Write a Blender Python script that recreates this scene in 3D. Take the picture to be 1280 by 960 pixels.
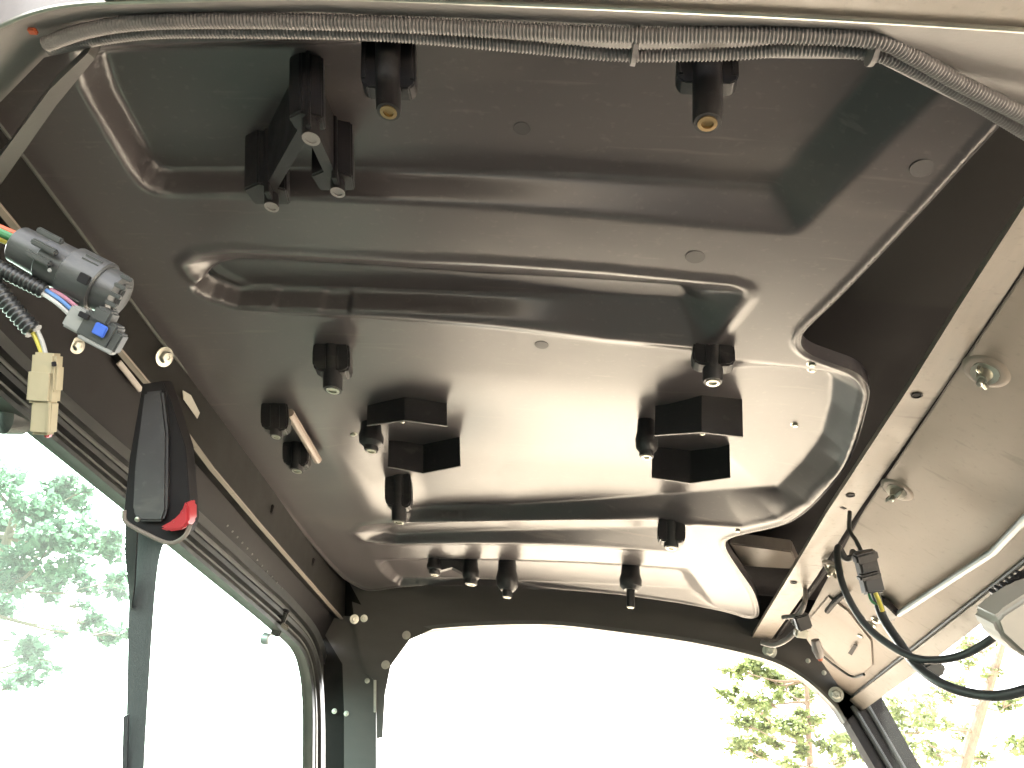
import bpy, bmesh, math, random
import numpy as np
from mathutils import Vector, Matrix

for o in list(bpy.data.objects):
    bpy.data.objects.remove(o)
scene = bpy.context.scene
COL = scene.collection
rng = random.Random(7)

# ------------------------------------------------------------------ camera
F = 1100.0                                  # focal length in pixels of a 1280 x 960 frame
_Y = np.array([80 / F, -650 / F, -1.0]); _Y /= np.linalg.norm(_Y)
_X = np.array([1, -.07, 80 / F + 650 / F * .07]); _X /= np.linalg.norm(_X)
_Z = np.cross(_X, _Y)
R = np.array([_X, _Y, _Z])                  # camera axes -> cab axes (x right, y rearwards, z up)
cam_d = bpy.data.cameras.new('camera')
cam = bpy.data.objects.new('camera', cam_d)
COL.objects.link(cam)
cam_d.sensor_width = 36
cam_d.lens = F / 1280 * 36
cam_d.clip_start = .02
cam_d.clip_end = 3000
cam.matrix_world = Matrix([[*R[0], 0], [*R[1], 0], [*R[2], 0], [0, 0, 0, 1]])
scene.camera = cam

# ------------------------------------------------------------------ sky and sun
SUN_EL, SUN_AZ = 52, -42                     # degrees; azimuth clockwise from +y
world = bpy.data.worlds.new('World')
scene.world = world
world.use_nodes = True
wn = world.node_tree
bg = wn.nodes['Background']
sky = wn.nodes.new('ShaderNodeTexSky')
sky.sky_type = 'NISHITA'
sky.sun_disc = False
sky.sun_elevation = math.radians(SUN_EL)
sky.sun_rotation = math.radians(SUN_AZ)
sky.air_density = 1.0
sky.dust_density = 3.0
bw = wn.nodes.new('ShaderNodeRGBToBW')
mx = wn.nodes.new('ShaderNodeMixRGB')       # thin bright cloud: most of the blue goes
mx.inputs['Fac'].default_value = .86
warm = wn.nodes.new('ShaderNodeMixRGB'); warm.blend_type = 'MULTIPLY'
warm.inputs['Fac'].default_value = 1
warm.inputs['Color2'].default_value = (1, .975, .93, 1)
wn.links.new(sky.outputs['Color'], bw.inputs['Color'])
wn.links.new(sky.outputs['Color'], mx.inputs['Color1'])
wn.links.new(bw.outputs['Val'], mx.inputs['Color2'])
wn.links.new(mx.outputs['Color'], warm.inputs['Color1'])
wn.links.new(warm.outputs['Color'], bg.inputs['Color'])
bg.inputs['Strength'].default_value = .15

sun_d = bpy.data.lights.new('sun', 'SUN')
sun_d.energy = 3.0
sun_d.angle = math.radians(3)
sun_d.color = (1, .96, .90)
sun = bpy.data.objects.new('sun', sun_d)
COL.objects.link(sun)
_el, _az = math.radians(SUN_EL), math.radians(SUN_AZ)
sd = Vector((math.sin(_az) * math.cos(_el), math.cos(_az) * math.cos(_el), math.sin(_el)))
sun.rotation_euler = (-sd).to_track_quat('-Z', 'Y').to_euler()

vs = scene.view_settings
vs.view_transform = 'Standard'
vs.look = 'None'
vs.exposure = 4.3
vs.gamma = 1
vs.use_curve_mapping = False

scene.render.engine = 'CYCLES'
cy = scene.cycles
cy.use_denoising = True
cy.max_bounces = 8
cy.diffuse_bounces = 4
cy.glossy_bounces = 4
cy.transparent_max_bounces = 24
cy.caustics_reflective = False
cy.caustics_refractive = False
cy.sample_clamp_indirect = 8

# ------------------------------------------------------------------ placing helpers
def ray(px, py):
    return R @ np.array([(px - 640) / F, -(py - 480) / F, -1.0])

def V(a):
    return Vector((float(a[0]), float(a[1]), float(a[2])))

def proj(p):
    c = R.T @ np.array([p[0], p[1], p[2]], float)
    return 640 + F * c[0] / -c[2], 480 - F * c[1] / -c[2]

def at_z(px, py, z):
    d = ray(px, py); return V(d * z / d[2])

def at_x(px, py, x):
    d = ray(px, py); return V(d * x / d[0])

def at_y(px, py, y):
    d = ray(px, py); return V(d * y / d[1])

DK = F / 900 * .945
def at_d(px, py, dist):
    return V(ray(px, py) * dist * DK)

def at_plane(px, py, p0, n):
    d = ray(px, py); n = np.array(n); return V(d * (np.dot(n, p0) / np.dot(n, d)))

H = .70
def base_z(x, y):                           # the roof bows down a little to its sides and ends
    return H - .028 * ((x + .12) / .6) ** 2 - .010 * ((y - 1.4) / .95) ** 2

def at_roof(px, py, dz=0.0):
    z = H
    for _ in range(8):
        d = ray(px, py)
        k = z / d[2]
        z = base_z(d[0] * k, d[1] * k) + dz
    return at_z(px, py, z)

CAM_R, CAM_U, CAM_B = V(R[:, 0]), V(R[:, 1]), V(R[:, 2])     # right, up, towards the viewer

# ------------------------------------------------------------------ materials
def mat(name, base, rough=.5, metal=0.0, var=.12, scale=30, bump=.0, bscale=400, rvar=.06,
        spec=.5, stretch=(1, 1, 1), coat=0.0, scuff=0.0, dust_or_veil=(.2, .18, .16)):
    m = bpy.data.materials.new(name)
    m.use_nodes = True
    nt = m.node_tree
    b = nt.nodes['Principled BSDF']
    b.inputs['Metallic'].default_value = metal
    b.inputs['Specular IOR Level'].default_value = spec
    b.inputs['Coat Weight'].default_value = coat
    tc = nt.nodes.new('ShaderNodeTexCoord')
    mp = nt.nodes.new('ShaderNodeMapping')
    mp.inputs['Scale'].default_value = stretch
    nt.links.new(tc.outputs['Object'], mp.inputs['Vector'])
    n = nt.nodes.new('ShaderNodeTexNoise')
    n.inputs['Scale'].default_value = scale
    n.inputs['Detail'].default_value = 5
    n.inputs['Roughness'].default_value = .65
    nt.links.new(mp.outputs['Vector'], n.inputs['Vector'])
    cr = nt.nodes.new('ShaderNodeMapRange')
    cr.inputs['From Min'].default_value = .25
    cr.inputs['From Max'].default_value = .75
    cr.inputs['To Min'].default_value = 1 - var
    cr.inputs['To Max'].default_value = 1 + var
    nt.links.new(n.outputs['Fac'], cr.inputs['Value'])
    mul = nt.nodes.new('ShaderNodeVectorMath'); mul.operation = 'SCALE'
    mul.inputs[0].default_value = base
    nt.links.new(cr.outputs['Result'], mul.inputs['Scale'])
    nt.links.new(mul.outputs['Vector'], b.inputs['Base Color'])
    rr = nt.nodes.new('ShaderNodeMapRange')
    rr.inputs['From Min'].default_value = .3
    rr.inputs['From Max'].default_value = .7
    rr.inputs['To Min'].default_value = max(.02, rough - rvar)
    rr.inputs['To Max'].default_value = min(1, rough + rvar)
    nt.links.new(n.outputs['Fac'], rr.inputs['Value'])
    nt.links.new(rr.outputs['Result'], b.inputs['Roughness'])
    if scuff:                               # dusty rubbed patches and short scratches
        src, mask = mul.outputs['Vector'], None
        for sc, st, lo, hi in ((5, (.5, 1.2, 1), .56, .72), (26, (.22, 2.6, 1), .63, .70), (120, (.8, 1, 1), .60, .72)):
            mp2 = nt.nodes.new('ShaderNodeMapping'); mp2.inputs['Scale'].default_value = st
            mp2.inputs['Rotation'].default_value = (0, 0, .12)
            nt.links.new(tc.outputs['Object'], mp2.inputs['Vector'])
            n3 = nt.nodes.new('ShaderNodeTexNoise')
            n3.inputs['Scale'].default_value = sc; n3.inputs['Detail'].default_value = 6
            nt.links.new(mp2.outputs['Vector'], n3.inputs['Vector'])
            r3 = nt.nodes.new('ShaderNodeMapRange')
            r3.inputs['From Min'].default_value = lo; r3.inputs['From Max'].default_value = hi
            r3.inputs['To Max'].default_value = scuff * (1 if sc < 100 else .7)
            nt.links.new(n3.outputs['Fac'], r3.inputs['Value'])
            x3 = nt.nodes.new('ShaderNodeMixRGB'); x3.inputs['Color2'].default_value = (*dust_or_veil, 1)
            nt.links.new(r3.outputs['Result'], x3.inputs['Fac']); nt.links.new(src, x3.inputs['Color1'])
            src = x3.outputs['Color']
            if mask is None: mask = r3.outputs['Result']
            else:
                ad = nt.nodes.new('ShaderNodeMath'); ad.operation = 'ADD'
                nt.links.new(mask, ad.inputs[0]); nt.links.new(r3.outputs['Result'], ad.inputs[1]); mask = ad.outputs[0]
        nt.links.new(src, b.inputs['Base Color'])
        ma = nt.nodes.new('ShaderNodeMath'); ma.operation = 'MULTIPLY_ADD'; ma.inputs[1].default_value = .35
        nt.links.new(mask, ma.inputs[0]); nt.links.new(rr.outputs['Result'], ma.inputs[2])
        nt.links.new(ma.outputs[0], b.inputs['Roughness'])
    if bump:
        n2 = nt.nodes.new('ShaderNodeTexNoise')
        n2.inputs['Scale'].default_value = bscale
        n2.inputs['Detail'].default_value = 3
        nt.links.new(mp.outputs['Vector'], n2.inputs['Vector'])
        bp = nt.nodes.new('ShaderNodeBump')
        bp.inputs['Strength'].default_value = bump
        bp.inputs['Distance'].default_value = .001
        nt.links.new(n2.outputs['Fac'], bp.inputs['Height'])
        nt.links.new(bp.outputs['Normal'], b.inputs['Normal'])
    return m

M = {}
M['liner'] = mat('moulded_roof_plastic', (.052, .046, .049), .29, 0, .05, 5, 0, 1500, .015, stretch=(.5, 1.3, 1), spec=.5, scuff=.16)
M['mark'] = mat('dull_moulded_disc', (.022, .019, .021), .5, 0, .1, 30)
M['steel'] = mat('black_painted_steel', (.011, .0105, .010), .55, 0, .25, 14, .05, 300, .05, spec=.15)
M['dark'] = mat('black_plastic', (.013, .012, .014), .45, 0, .2, 40, .1, 500, .08, scuff=.10)
M['header'] = mat('dusty_black_header', (.055, .052, .050), .45, 0, .2, 12, .1, 300, .08, stretch=(.3, 1, 1))  # steel colour lightened, standing in for front light on the header
M['soot'] = mat('bare_roof_frame', (.012, .011, .012), .6, 0, .3, 12, .05, 300, spec=.15)  # near-black for frame parts and for dark slots and gaps
M['panel'] = mat('satin_painted_panel', (.235, .194, .166), .50, 0, .09, 7, .04, 220, .05, spec=.35, scuff=.28, dust_or_veil=(.13, .11, .095))
M['beam'] = mat('worn_painted_rail', (.18, .155, .134), .42, 0, .14, 25, .05, 300, .08, stretch=(2, .3, 1), scuff=.4, dust_or_veil=(.10, .088, .08))
M['bar'] = mat('grey_crossbar_paint', (.20, .185, .185), .40, 0, .15, 16, .1, 300)  # base lightened to imitate glare veil over the crossbar
M['zinc'] = mat('zinc_plated_steel', (.42, .41, .36), .33, 1, .2, 60, .1, 300)
M['brass'] = mat('brass_insert', (.30, .21, .11), .38, 1, .15, 80)
M['rod'] = mat('galvanised_rod', (.34, .37, .37), .42, .6, .1, 40)
M['rubber'] = mat('window_rubber', (.030, .032, .032), .38, 0, .2, 30, .1, 400)
M['alu'] = mat('dull_door_channel', (.10, .105, .10), .36, .3, .2, 25, .1, 400)
M['web'] = mat('seat_belt_webbing', (.055, .055, .058), .72, 0, .2, 200, .5, 900, stretch=(1, 1, .15))
M['red'] = mat('red_button_plastic', (.38, .03, .04), .35, 0, .08, 60)
M['beige'] = mat('beige_connector_nylon', (.30, .255, .165), .45, 0, .06, 60)
M['gconn'] = mat('grey_connector_nylon', (.045, .045, .044), .36, 0, .12, 80, .1, 600)
M['lgrey'] = mat('pale_connector_nylon', (.22, .22, .21), .40, 0, .06, 60)
M['blue'] = mat('blue_lock_tab', (.04, .10, .42), .35, 0, .05, 60)
M['loom'] = mat('split_loom_plastic', (.018, .018, .018), .36, 0, .15, 60)
M['loomg'] = mat('dusty_split_loom', (.17, .158, .160), .5, 0, .2, 60)  # loom colour lightened to imitate glare veil
M['cable'] = mat('cable_sheath', (.035, .036, .036), .42, 0, .15, 60)
M['label'] = mat('white_sticker', (.34, .33, .30), .5, 0, .12, 120)
M['wood'] = mat('pale_wooden_rod', (.25, .20, .17), .5, 0, .15, 60)
M['orange'] = mat('orange_insulation', (.40, .09, .04), .4, 0, .05, 60)
M['yellow'] = mat('yellow_insulation', (.40, .34, .05), .4, 0, .05, 60)
M['green'] = mat('green_insulation', (.04, .17, .07), .4, 0, .05, 60)
M['wblue'] = mat('blue_insulation', (.07, .16, .36), .4, 0, .05, 60)
M['pink'] = mat('pink_insulation', (.25, .10, .14), .4, 0, .05, 60)
M['white'] = mat('white_insulation', (.34, .33, .31), .4, 0, .05, 60)
M['ink'] = mat('printed_ink', (.06, .06, .06), .5, 0, .05, 60)
M['visor'] = mat('grey_mirror_shell', (.25, .225, .19), .5, 0, .06, 20)
M['bark'] = mat('bark', (.16, .12, .09), .9, 0, .35, 6, .6, 20)
M['floor'] = mat('cab_floor_rubber', (.03, .03, .03), .7, 0, .2, 10)
M['body'] = mat('body_plastic', (.05, .05, .05), .5, 0, .1, 10)
M['seat'] = mat('seat_vinyl', (.02, .02, .022), .5, 0, .15, 20, .1, 200)
M['gravel'] = mat('pale_gravel', (.44, .37, .29), .95, 0, .25, .8, .5, 30)

def leaf_mat(name, base):
    m = bpy.data.materials.new(name); m.use_nodes = True
    nt = m.node_tree
    b = nt.nodes['Principled BSDF']
    b.inputs['Roughness'].default_value = .6
    tc = nt.nodes.new('ShaderNodeTexCoord')
    n = nt.nodes.new('ShaderNodeTexNoise'); n.inputs['Scale'].default_value = 3.5
    nt.links.new(tc.outputs['Object'], n.inputs['Vector'])
    cr = nt.nodes.new('ShaderNodeValToRGB')
    cr.color_ramp.elements[0].position = .3
    cr.color_ramp.elements[0].color = (*[c * .65 for c in base], 1)
    cr.color_ramp.elements[1].position = .7
    cr.color_ramp.elements[1].color = (*[c * 1.3 for c in base], 1)
    nt.links.new(n.outputs['Fac'], cr.inputs['Fac'])
    nt.links.new(cr.outputs['Color'], b.inputs['Base Color'])
    tr = nt.nodes.new('ShaderNodeBsdfTranslucent')
    nt.links.new(cr.outputs['Color'], tr.inputs['Color'])
    ms = nt.nodes.new('ShaderNodeMixShader'); ms.inputs['Fac'].default_value = .45
    nt.links.new(b.outputs['BSDF'], ms.inputs[1])
    nt.links.new(tr.outputs['BSDF'], ms.inputs[2])
    nt.links.new(ms.outputs['Shader'], nt.nodes['Material Output'].inputs['Surface'])
    return m
M['leaf_hedge'] = leaf_mat('hedge_leaves', (.04, .06, .035))
M['leaf_cool'] = leaf_mat('cool_green_leaves', (.085, .15, .095))
M['leaf_warm'] = leaf_mat('yellow_green_leaves', (.14, .18, .065))

def glass_mat(name, tint, dust_or_veil):
    m = bpy.data.materials.new(name); m.use_nodes = True
    nt = m.node_tree
    nt.nodes.remove(nt.nodes['Principled BSDF'])
    t = nt.nodes.new('ShaderNodeBsdfTransparent'); t.inputs['Color'].default_value = (*tint, 1)
    g = nt.nodes.new('ShaderNodeBsdfGlossy'); g.inputs['Roughness'].default_value = .03
    lw = nt.nodes.new('ShaderNodeLayerWeight'); lw.inputs['Blend'].default_value = .5
    pw = nt.nodes.new('ShaderNodeMath'); pw.operation = 'POWER'; pw.inputs[1].default_value = 5
    nt.links.new(lw.outputs['Facing'], pw.inputs[0])
    f = nt.nodes.new('ShaderNodeMapRange')
    f.inputs['To Min'].default_value = .003; f.inputs['To Max'].default_value = .15
    nt.links.new(pw.outputs[0], f.inputs['Value'])
    ms = nt.nodes.new('ShaderNodeMixShader')
    nt.links.new(f.outputs['Result'], ms.inputs['Fac'])
    du = nt.nodes.new('ShaderNodeBsdfTranslucent'); du.inputs['Color'].default_value = (.9, .92, .88, 1)
    dm = nt.nodes.new('ShaderNodeMixShader')    # pale film added to imitate glare veil over the view
    nz = nt.nodes.new('ShaderNodeTexNoise'); nz.inputs['Scale'].default_value = 9
    nm = nt.nodes.new('ShaderNodeMath'); nm.operation = 'MULTIPLY'; nm.inputs[1].default_value = dust_or_veil * 2
    nt.links.new(nz.outputs['Fac'], nm.inputs[0]); nt.links.new(nm.outputs[0], dm.inputs['Fac'])
    nt.links.new(t.outputs['BSDF'], dm.inputs[1]); nt.links.new(du.outputs['BSDF'], dm.inputs[2])
    nt.links.new(dm.outputs['Shader'], ms.inputs[1])
    nt.links.new(g.outputs['BSDF'], ms.inputs[2])
    nt.links.new(ms.outputs['Shader'], nt.nodes['Material Output'].inputs['Surface'])
    return m
M['glass_tint'] = glass_mat('green_tinted_glass', (.80, .93, .87), .014)
M['glass'] = glass_mat('clear_glass', (.95, .96, .95), .002)

# ------------------------------------------------------------------ objects
ROOT = {}                                    # object name -> location of its thing

def thing(name, label, cat, loc, group=None):
    o = bpy.data.objects.new(name, None)
    COL.objects.link(o)
    o.location = loc
    o.empty_display_size = .05
    o['label'] = label; o['category'] = cat
    if group: o['group'] = group
    ROOT[o.name] = Vector(loc)
    return o

def tag(o, label=None, cat=None, group=None, kind=None):
    if label: o['label'] = label
    if cat: o['category'] = cat
    if group: o['group'] = group
    if kind: o['kind'] = kind
    return o

def finish(me, m, angle=35):
    me.materials.append(M[m] if isinstance(m, str) else m)
    me.polygons.foreach_set('use_smooth', [True] * len(me.polygons))
    me.set_sharp_from_angle(angle=math.radians(angle))
    me.update()

def obj(name, bm, m, parent=None, angle=35, label=None):
    """link a bmesh whose vertices are in cab coordinates as one mesh object"""
    bmesh.ops.recalc_face_normals(bm, faces=bm.faces)
    me = bpy.data.meshes.new(name)
    off = None
    if parent is not None:
        off = ROOT[parent.name]
        bmesh.ops.translate(bm, verts=bm.verts, vec=-off)
    bm.to_mesh(me); bm.free()
    finish(me, m, angle)
    o = bpy.data.objects.new(name, me)
    COL.objects.link(o)
    if parent is not None:
        o.parent = parent
        ROOT[o.name] = off
    else:                                    # origin to the middle of the thing
        c = sum((v.co for v in me.vertices), Vector()) / max(1, len(me.vertices))
        me.transform(Matrix.Translation(-c))
        o.location = c
        ROOT[o.name] = c.copy()
    if label: o['label'] = label
    return o

def place(name, me, parent, loc, rot=None, scale=1.0):
    """another copy of a shared mesh as a part of a thing"""
    o = bpy.data.objects.new(name, me)
    COL.objects.link(o)
    o.parent = parent
    mw = Matrix.Translation(Vector(loc) - ROOT[parent.name])
    if rot is not None: mw = mw @ rot.to_4x4()
    o.matrix_local = mw @ Matrix.Scale(scale, 4)
    return o

def frame_z(d, hint=Vector((0, 0, 1))):
    d = Vector(d).normalized()
    h = hint if abs(d.dot(hint)) < .95 else Vector((1, 0, 0))
    x = h.cross(d).normalized()
    return Matrix((x, d.cross(x), d)).transposed()     # columns x, y, z=d

# shapes added to a bmesh --------------------------------------------------
def slab(bm, pts, vec, bev=0.0, seg=2):
    """polygon pushed along vec into a solid"""
    pts = [Vector(p) for p in pts]; vec = Vector(vec)
    t = bmesh.new()
    a = [t.verts.new(p) for p in pts]
    b = [t.verts.new(p + vec) for p in pts]
    n = len(pts)
    t.faces.new(a); t.faces.new(b[::-1])
    for i in range(n):
        t.faces.new((a[i], b[i], b[(i + 1) % n], a[(i + 1) % n]))
    bmesh.ops.recalc_face_normals(t, faces=t.faces)
    if bev:
        bmesh.ops.bevel(t, geom=list(t.edges), offset=bev, segments=seg, affect='EDGES', clamp_overlap=True)
    merge(bm, t)

def merge(bm, t):
    me = bpy.data.meshes.new('tmp'); t.to_mesh(me); t.free()
    bm.from_mesh(me); bpy.data.meshes.remove(me)

def ribbon(bm, A, B, vec):
    """closed strip between two paths of the same count, given thickness"""
    vec = Vector(vec); n = len(A)
    r = [[bm.verts.new(Vector(p)) for p in A], [bm.verts.new(Vector(p)) for p in B],
         [bm.verts.new(Vector(p) + vec) for p in B], [bm.verts.new(Vector(p) + vec) for p in A]]
    for i in range(n - 1):
        for k in range(4):
            q = (k + 1) % 4
            bm.faces.new((r[k][i], r[k][i + 1], r[q][i + 1], r[q][i]))
    bm.faces.new((r[0][0], r[1][0], r[2][0], r[3][0]))
    bm.faces.new((r[3][-1], r[2][-1], r[1][-1], r[0][-1]))

def smooth_path(pts, n=12):
    """Catmull-Rom through the points"""
    P = [Vector(p) for p in pts]
    P = [P[0] * 2 - P[1]] + P + [P[-1] * 2 - P[-2]]
    out = []
    for i in range(1, len(P) - 2):
        p0, p1, p2, p3 = P[i - 1:i + 3]
        for k in range(n):
            t = k / n
            out.append(.5 * (2 * p1 + (p2 - p0) * t + (2 * p0 - 5 * p1 + 4 * p2 - p3) * t * t
                             + (3 * p1 - p0 - 3 * p2 + p3) * t ** 3))
    out.append(P[-2].copy())
    return out

def resample(path, step):
    L = [0.0]
    for a, b in zip(path, path[1:]): L.append(L[-1] + (b - a).length)
    n = max(2, int(L[-1] / step) + 1)
    out, j = [], 0
    for i in range(n):
        s = L[-1] * i / (n - 1)
        while j < len(L) - 2 and L[j + 1] < s: j += 1
        d = L[j + 1] - L[j]
        out.append(path[j].lerp(path[j + 1], 0 if d == 0 else (s - L[j]) / d))
    return out

def tube(bm, path, r, seg=8, rad=None):
    path = [Vector(p) for p in path]
    n = len(path)
    t = (path[1] - path[0]).normalized()
    x = frame_z(t).col[0].to_3d()
    rings = []
    for i in range(n):
        t = (path[min(i + 1, n - 1)] - path[max(i - 1, 0)]).normalized()
        x = (x - t * x.dot(t)).normalized()
        y = t.cross(x)
        ri = r if rad is None else rad[i]
        rings.append([bm.verts.new(path[i] + (x * math.cos(a) + y * math.sin(a)) * ri)
                      for a in [2 * math.pi * k / seg for k in range(seg)]])
    for i in range(n - 1):
        for k in range(seg):
            q = (k + 1) % seg
            bm.faces.new((rings[i][k], rings[i][q], rings[i + 1][q], rings[i + 1][k]))
    bm.faces.new(rings[0][::-1]); bm.faces.new(rings[-1])

def corrugated(bm, pts, r, pitch=.0042, seg=10):
    path = resample(smooth_path(pts, 16), pitch / 4)
    prof = (1.0, 1.0, .80, .80)
    tube(bm, path, r, seg, [r * prof[i % 4] for i in range(len(path))])

def lathe(bm, p0, d, prof, seg=16):
    """prof: (distance along d, radius) pairs"""
    f = frame_z(d); p0 = Vector(p0); rings = []
    for h, r in prof:
        rings.append([bm.verts.new(p0 + f @ Vector((r * math.cos(a), r * math.sin(a), h)))
                      for a in [2 * math.pi * k / seg for k in range(seg)]])
    for A, B in zip(rings, rings[1:]):
        for k in range(seg):
            q = (k + 1) % seg
            bm.faces.new((A[k], A[q], B[q], B[k]))
    bm.faces.new(rings[0][::-1]); bm.faces.new(rings[-1])

def box(bm, c, ax, ay, az, bev=0.0, seg=2):
    """box with centre c and half-extent vectors"""
    c, ax, ay, az = Vector(c), Vector(ax), Vector(ay), Vector(az)
    slab(bm, [c - ax - ay - az, c + ax - ay - az, c + ax + ay - az, c - ax + ay - az], az * 2, bev, seg)

def ibox(bm, p0, p1, d0, d1, w, t, bev=.0015, off=(0, 0)):
    """box that runs from p0 to p1 (pixels, at depths d0, d1), w wide across and t thick along the view"""
    a = at_d(p0[0], p0[1], d0); b = at_d(p1[0], p1[1], d1)
    u = (b - a).normalized()
    s = u.cross(CAM_B).normalized(); nrm = s.cross(u).normalized()
    c = (a + b) / 2 + s * off[0] + nrm * off[1]
    box(bm, c, u * (b - a).length / 2, s * w / 2, nrm * t / 2, bev)

BM = bmesh.new

def bolt_mesh(name='bolt', r=.008):
    bm = BM()
    lathe(bm, (0, 0, 0), (0, 0, 1), [(0, r * 1.55), (r * .18, r * 1.55), (r * .22, r * 1.1), (r * .26, r * .9)], 20)
    lathe(bm, (0, 0, r * .2), (0, 0, 1), [(0, r), (r * .62, r), (r * .78, r * .82), (r * .80, r * .4), (r * .7, r * .3)], 6)
    me = bpy.data.meshes.new(name); bmesh.ops.recalc_face_normals(bm, faces=bm.faces)
    bm.to_mesh(me); bm.free(); finish(me, 'zinc', 30)
    return me
BOLT = bolt_mesh()

def ears_mesh(r=.010):
    """a washer with a wing nut on it"""
    bm = BM()
    lathe(bm, (0, 0, 0), (0, 0, 1), [(0, r * 1.35), (.0016, r * 1.35), (.002, r * .8), (.008, r * .62), (.012, r * .5)], 18)
    for s in (-1, 1):
        box(bm, (s * r * .95, 0, .009), (r * .55, 0, r * .28), (0, r * .17, 0), (-r * .1 * s, 0, r * .42), .0012)
    lathe(bm, (0, 0, .008), (0, 0, 1), [(0, r * .34), (.012, r * .34), (.0135, r * .22)], 12)
    me = bpy.data.meshes.new('wing_nut'); bmesh.ops.recalc_face_normals(bm, faces=bm.faces)
    bm.to_mesh(me); bm.free(); finish(me, 'zinc', 30)
    return me
WING = ears_mesh()

def hole_mesh():
    """a dark rubber plug sunk in a drilled hole"""
    bm = BM()
    lathe(bm, (0, 0, 0), (0, 0, 1), [(0, .0085), (.0012, .0085), (.0016, .0062), (.0003, .0052)], 18)
    me = bpy.data.meshes.new('plug'); bmesh.ops.recalc_face_normals(bm, faces=bm.faces)
    bm.to_mesh(me); bm.free(); finish(me, 'soot', 30)
    return me
HOLE_DISC = hole_mesh()

# ================================================================== THE SETTING
bm = BM()
s = 600
vs_ = [bm.verts.new((x * s, y * s, -1.75)) for x, y in ((-1, -1), (1, -1), (1, 1), (-1, 1))]
bm.faces.new(vs_)
g = obj('ground', bm, 'gravel'); g['kind'] = 'structure'

bm = BM()
bm.faces.new([bm.verts.new(p) for p in ((-300, -300, -1.74), (-1.4, -300, -1.74), (-1.4, 300, -1.74), (-300, 300, -1.74))])
g = obj('lawn', bm, mat('mown_grass', (.030, .034, .025), .9, 0, .4, 2, .8, 60)); g['kind'] = 'structure'  # unseen sheet, darkened so the liner reflects dark on its left

# added unseen foliage blocks that darken reflections in the liner
def blocker_hedge(name, label, c0, size, seed, n):
    r_ = np.random.default_rng(seed); c0, size = np.array(c0), np.array(size)
    c = r_.uniform(-.5, .5, (n, 3))
    ax = r_.integers(0, 3, n); shell = r_.random(n) < .75
    c[shell, ax[shell]] = np.sign(c[shell, ax[shell]]) * .5
    c = c * size + c0 + r_.normal(0, .06, (n, 3))
    u = r_.normal(size=(n, 3)); u /= np.linalg.norm(u, axis=1)[:, None]
    w = np.cross(u, r_.normal(size=(n, 3))); w /= np.linalg.norm(w, axis=1)[:, None]
    L = r_.uniform(.12, .24, n)[:, None]
    base = np.array([c0[0], c0[1], -1.74])
    vv = np.stack([c, c + u * L * .5 + w * L * .4, c + u * L, c + u * L * .5 - w * L * .4], 1).reshape(-1, 3) - base
    root = thing(name, label, 'hedge', tuple(base), 'hedges around the vehicle')
    me = bpy.data.meshes.new('foliage'); me.from_pydata(vv.tolist(), [], np.arange(4 * n).reshape(n, 4).tolist())
    me.materials.append(M['leaf_hedge']); me.update()
    o = bpy.data.objects.new('foliage', me); COL.objects.link(o); o.parent = root
    bm = BM()
    k = 0 if size[0] > size[1] else 1
    for t in np.linspace(-.47, .47, 16):
        p = Vector(base); p[k] += t * size[k]
        tube(bm, [p, p + Vector((.03, .03, size[2] * .5)), p + Vector((-.03, 0, size[2] * .9))], .03, 6)
    obj('stems', bm, 'bark', root)
blocker_hedge('hedge', 'clipped green hedge along the left of the vehicle', (-2.5, 2.6, -.98), (1.1, 9.0, 1.5), 4, 12000)
blocker_hedge('hedge', 'clipped green hedge crossing in front of the vehicle', (.4, -4.8, -.95), (7.5, 1.1, 1.5), 5, 9000)

# ================================================================== ROOF LINER
def seg_dist(P, poly):
    d = np.full(P.shape[0], 1e9)
    for a, b in zip(poly, np.roll(poly, -1, 0)):
        e = b - a
        t = np.clip(((P - a) @ e) / max(1e-12, e @ e), 0, 1)
        d = np.minimum(d, np.hypot(*(P - a - t[:, None] * e).T))
    return d

def inside(P, poly):
    c = np.zeros(P.shape[0], bool)
    for a, b in zip(poly, np.roll(poly, -1, 0)):
        m = (a[1] > P[:, 1]) != (b[1] > P[:, 1])
        xs = (b[0] - a[0]) * (P[:, 1] - a[1]) / (b[1] - a[1] + 1e-15) + a[0]
        c ^= m & (P[:, 0] < xs)
    return c

def on_roof(pix, dz=0.0):
    return np.array([[*at_roof(px, py, dz)[:2]] for px, py in pix])

def recess(P, outer, inner, depth, di=None):
    """height of a sunken field whose rim is outer and whose floor is inner (pixels read off at their own heights)"""
    A = on_roof(outer); B = on_roof(inner, depth if di is None else di)
    io, ii = inside(P, A), inside(P, B)
    dA, dB = seg_dist(P, A), seg_dist(P, B)
    t = np.where(ii, 1.0, np.where(io, dA / (dA + dB + 1e-9), 0.0))
    return depth * t, np.where(io, -dA, dA)

STEP = .0033
X0, X1, Y0, Y1 = -.84, .50, .40, 2.42
nx, ny = int((X1 - X0) / STEP) + 1, int((Y1 - Y0) / STEP) + 1
gx, gy = np.meshgrid(np.linspace(X0, X1, nx), np.linspace(Y0, Y1, ny))
P = np.column_stack([gx.ravel(), gy.ravel()])

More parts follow.
